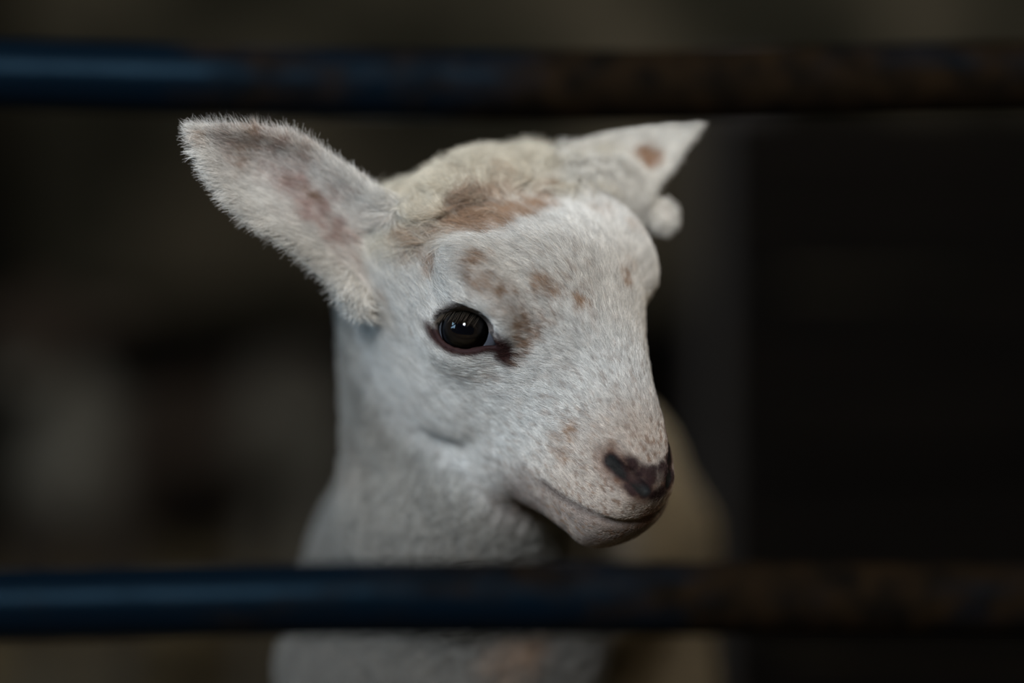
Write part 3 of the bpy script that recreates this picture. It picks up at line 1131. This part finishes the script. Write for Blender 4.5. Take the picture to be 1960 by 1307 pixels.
# ------------------------------------------------------------------ room shell
plaster_m, nt, b = material('limewashed_stone')
n1 = noise(nt, 2.1, 4)
n2 = noise(nt, 14, 5)
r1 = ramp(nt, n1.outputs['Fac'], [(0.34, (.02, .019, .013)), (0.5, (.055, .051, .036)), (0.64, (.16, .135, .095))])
r2 = ramp(nt, n2.outputs['Fac'], [(0.3, (.55, .55, .55)), (0.7, (1, 1, 1))])
mxc = nt.nodes.new('ShaderNodeMix')
mxc.data_type = 'RGBA'
mxc.blend_type = 'MULTIPLY'
mxc.inputs['Factor'].default_value = 1
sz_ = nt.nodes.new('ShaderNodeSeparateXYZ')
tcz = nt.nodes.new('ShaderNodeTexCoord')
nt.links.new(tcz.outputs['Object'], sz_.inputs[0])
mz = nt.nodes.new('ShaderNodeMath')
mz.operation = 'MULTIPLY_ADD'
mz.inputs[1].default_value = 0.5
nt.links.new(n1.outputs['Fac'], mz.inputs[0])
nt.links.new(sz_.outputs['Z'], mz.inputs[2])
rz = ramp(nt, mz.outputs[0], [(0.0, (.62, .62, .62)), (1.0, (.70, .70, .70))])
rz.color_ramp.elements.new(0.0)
for el_, (p_, v_) in zip(rz.color_ramp.elements, ((0.0, .66), (0.42, .70), (0.5, 1.35))):  # light painted in: the wall turns paler above an uneven height
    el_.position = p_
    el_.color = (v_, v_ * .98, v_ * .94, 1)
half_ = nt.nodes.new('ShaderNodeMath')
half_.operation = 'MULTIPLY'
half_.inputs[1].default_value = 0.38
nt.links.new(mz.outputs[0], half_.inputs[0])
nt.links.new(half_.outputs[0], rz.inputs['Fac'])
mx2 = nt.nodes.new('ShaderNodeMix')
mx2.data_type = 'RGBA'
mx2.blend_type = 'MULTIPLY'
mx2.inputs['Factor'].default_value = 1
nt.links.new(r1.outputs[0], mxc.inputs['A'])
nt.links.new(r2.outputs[0], mxc.inputs['B'])
nt.links.new(mxc.outputs['Result'], mx2.inputs['A'])
nt.links.new(rz.outputs[0], mx2.inputs['B'])
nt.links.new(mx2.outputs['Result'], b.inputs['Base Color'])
b.inputs['Roughness'].default_value = 0.95
b.inputs['Specular IOR Level'].default_value = 0.1
bump(nt, b, n2.outputs['Fac'], 0.6, 0.02)
dark_wood_m = mat_noise('tarred_boards', [(0.3, (.0015, .0013, .0012)), (0.6, (.0035, .0028, .0022)), (0.8, (.008, .006, .0045))], 9, stretch=(0.3, 1, 6), rough=0.85, bump_s=0.3, spec=0.02)
brown_wood_m = mat_noise('old_timber', [(0.3, (.005, .0035, .0025)), (0.7, (.011, .0075, .005))], 8, stretch=(1, 1, 0.2), rough=0.85, bump_s=0.3)
roof_m = mat_noise('roof_boards', [(0.3, (.02, .018, .015)), (0.7, (.04, .034, .028))], 6, stretch=(0.3, 5, 1), rough=0.9)
floor_m = mat_noise('bedded_earth', [(0.3, (.05, .037, .022)), (0.55, (.14, .105, .055)), (0.8, (.24, .19, .10))], 26, rough=0.95, bump_s=0.8, bump_d=0.01)

X0, X1, Y0, Y1, ZC = -1.05, 1.75, -1.35, 4.20, 2.6


def slab(name, c, s_, mat, kind='structure'):
    mb = MB()
    mb.box(c, s_)
    o = mb.build(name, mat)
    o['kind'] = kind
    return o


slab('floor', ((X0 + X1) / 2, (Y0 + Y1) / 2, -0.03), (X1 - X0 + .3, Y1 - Y0 + .3, 0.06), floor_m)
slab('ceiling', ((X0 + X1) / 2, (Y0 + Y1) / 2, ZC + 0.05), (X1 - X0 + .3, Y1 - Y0 + .3, 0.1), roof_m)
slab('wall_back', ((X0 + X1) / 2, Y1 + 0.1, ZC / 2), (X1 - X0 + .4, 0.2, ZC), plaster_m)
slab('wall_right', (X1 + 0.1, (Y0 + Y1) / 2, ZC / 2), (0.2, Y1 - Y0, ZC), dark_wood_m)


def wall_with_opening(name, axis_, pos, lo, hi, holes, mat):
    mb = MB()

    def bx(a0, a1, b0, b1):
        if axis_ == 'x':
            mb.box((pos, (a0 + a1) / 2, (b0 + b1) / 2), (0.2, a1 - a0, b1 - b0))
        else:
            mb.box(((a0 + a1) / 2, pos, (b0 + b1) / 2), (a1 - a0, 0.2, b1 - b0))
    x = lo
    for o0, o1, z0, z1 in holes:
        bx(x, o0, 0, ZC)
        bx(o0, o1, 0, z0)
        bx(o0, o1, z1, ZC)
        x = o1
    bx(x, hi, 0, ZC)
    o = mb.build(name, mat)
    o['kind'] = 'structure'
    return o


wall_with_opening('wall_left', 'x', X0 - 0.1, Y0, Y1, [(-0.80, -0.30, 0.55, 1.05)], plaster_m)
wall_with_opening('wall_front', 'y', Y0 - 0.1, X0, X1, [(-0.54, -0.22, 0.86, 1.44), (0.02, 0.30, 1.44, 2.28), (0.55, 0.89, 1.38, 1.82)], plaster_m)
frame_m = mat_noise('window_wood', [(0.3, (.16, .15, .13)), (0.7, (.28, .26, .23))], 20, rough=0.7)
for nm, ax_, pos, (o0, o1, z0, z1) in (('window_1', 'x', X0 - 0.04, (-0.80, -0.30, 0.55, 1.05)), ('fill_window', 'y', Y0 - 0.04, (-0.54, -0.22, 0.86, 1.44)), ('window_3', 'y', Y0 - 0.04, (0.02, 0.30, 1.44, 2.28)), ('window_4', 'y', Y0 - 0.04, (0.55, 0.89, 1.38, 1.82))):  # second frame is added around the opening of the front fill
    mb = MB()
    for a0, a1, b0, b1 in ((o0, o0 + .03, z0, z1), (o1 - .03, o1, z0, z1), (o0 + .03, o1 - .03, z0, z0 + .03), (o0 + .03, o1 - .03, z1 - .03, z1)):
        c_, s_ = ((a0 + a1) / 2, (b0 + b1) / 2), (a1 - a0, b1 - b0)
        if ax_ == 'x':
            mb.box((pos, c_[0], c_[1]), (0.06, s_[0], s_[1]), 0.003)
        else:
            mb.box((c_[0], pos, c_[1]), (s_[0], 0.06, s_[1]), 0.003)
    o = mb.build(nm, frame_m)
    o['kind'] = 'structure'

# dark board skirting added for the shade low on the back wall
mb = MB()
for i in range(11):
    mb.box((X0 + 0.14 + i * 0.29, Y1 - 0.016, 0.26), (0.282, 0.03, 0.52), 0.004)
o = mb.build('trim_1', dark_wood_m)
o['kind'] = 'structure'

# ------------------------------------------------------------------ timber partition on the right, behind the lamb
part_ = empty('timber_partition', (0.9, 1.25, 0))
tag(part_, 'dark timber board partition standing behind the lamb, right of its far ear', 'partition')
for k in range(4):
    mb = MB()
    mb.box((0.01, -0.004 * (k % 2), 0.085 + k * 0.163), (1.44, 0.026, 0.155), 0.004)
    mb.build('board', dark_wood_m, part_)
for x in (-0.69, 0.70):
    mb = MB()
    mb.box((x, 0.05, 0.345), (0.075, 0.075, 0.69), 0.006)
    mb.build('post', brown_wood_m, part_)

# ------------------------------------------------------------------ second lamb in the shade
rel = np.array([-400.0, 1300.0, -8.0])
G2 = Grid(axis([(-140, 280, 6)]), axis([(-170, 420, 6)]), axis([(-446, 90, 6)]))


def sdf_lamb2(P, V):
    d = ellipsoid(P, (0, 0, -110), (58, 60, 66))
    d = smin(d, capsule(P, (10, 30, -100), (140, 220, -80), 54, 58), 25)
    d = smin(d, ellipsoid(P, (172, 262, -68), (60, 62, 66)), 25)
    d = smin(d, capsule(P, (0, -10, -80), (-22, -55, 15), 46, 32), 18)
    d = smin(d, capsule(P, (-22, -60, 22), (-30, -125, -25), 36, 17), 12)
    for s_ in (-1, 1):
        d = smin(d, ellipsoid(P, (-22 + s_ * 58, -48, 30), (34, 7, 13)), 8)
    for x, y in ((-34, 6), (30, 6), (138, 276), (206, 256)):
        d = smin(d, capsule(P, (x, y, -130), (x, y - 6, -280), 28, 14), 14)
        d = smin(d, capsule(P, (x, y - 6, -280), (x, y - 2, -432), 14, 12), 8)
    return d


G2.apply((-200, -200, -500), (300, 500, 100), sdf_lamb2)
V2, F2 = G2.surface()
V2 = laplacian(V2, F2, 2)
N2_ = vert_normals(V2, F2)


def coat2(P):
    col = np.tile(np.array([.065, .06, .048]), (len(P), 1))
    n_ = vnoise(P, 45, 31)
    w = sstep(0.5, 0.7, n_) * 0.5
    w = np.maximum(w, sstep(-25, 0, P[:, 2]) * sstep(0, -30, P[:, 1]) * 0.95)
    w = np.maximum(w, sstep(28, 55, P[:, 0]) * sstep(150, 115, P[:, 0]) * 0.95)  # darker brown across the middle of the body
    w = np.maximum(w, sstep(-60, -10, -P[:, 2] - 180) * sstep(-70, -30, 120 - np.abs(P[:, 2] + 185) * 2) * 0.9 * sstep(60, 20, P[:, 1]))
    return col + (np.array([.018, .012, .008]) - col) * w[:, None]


lamb2 = mesh_from('lamb', world_m(V2 + rel), F2, skin_m)
tag(lamb2, 'blurred pale lamb with dark brown face and mid-body standing in shade on the left', 'lamb')
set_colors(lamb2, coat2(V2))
Ph, Nh = scatter(V2, F2, N2_, np.full(len(F2), 0.07))
dn = unit(np.array([0.1, 0.2, -1.0]) + rng.normal(0, 0.45, Ph.shape))
dn = unit(dn - Nh * (dn * Nh).sum(1)[:, None])
Lh = rng.uniform(7, 13, len(Ph))
pt2 = Ph[:, None] + rel + Lh[:, None, None] * (t[None, :, None] * dn[:, None] * 0.85 + (t - .5 * t**2)[None, :, None] * Nh[:, None] * 0.7)
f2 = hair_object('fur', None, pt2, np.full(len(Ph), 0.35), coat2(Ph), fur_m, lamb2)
f2['kind'] = 'stuff'

# ------------------------------------------------------------------ straw bedding
straw_m = mat_noise('straw_stalks', [(0.3, (.22, .16, .07)), (0.7, (.42, .33, .17))], 40, rough=0.7)
FEET = [(leg[-1][0][0] / 1000, leg[-1][0][1] / 1000, 0.13) for leg in lamb_legs()] + [(-0.742, -0.12, .14), (0.752, -0.12, .14), (0.21, 1.3, .17), (1.6, 1.3, .17)]
FEET += [((rel[0] + x) / 1000, (rel[1] + y) / 1000, 0.13) for x, y in ((-34, 6), (30, 6), (138, 276), (206, 256))]
mb = MB()
for i in range(1500):
    x, y = rng.uniform(X0 + .2, X1 - .2), rng.uniform(-0.3, Y1 - 0.2)
    if any(math.hypot(x - qx, y - qy) < qr for qx, qy, qr in FEET):
        continue
    an = rng.uniform(0, math.pi)
    ln_ = rng.uniform(0.03, 0.09)
    z = rng.uniform(0.0015, 0.006)
    c_, s_ = math.cos(an) * ln_, math.sin(an) * ln_
    if 1.14 < y < 1.36 and x > 0.05:
        continue
    mb.tube([(x - c_, y - s_, z), (x, y, z + rng.uniform(0, .006)), (x + c_, y + s_, z)], 0.0014, 4)
straw = mb.build('straw_bedding', straw_m)
tag(straw, 'loose straw bedding strewn over the barn floor', 'straw', kind='stuff')
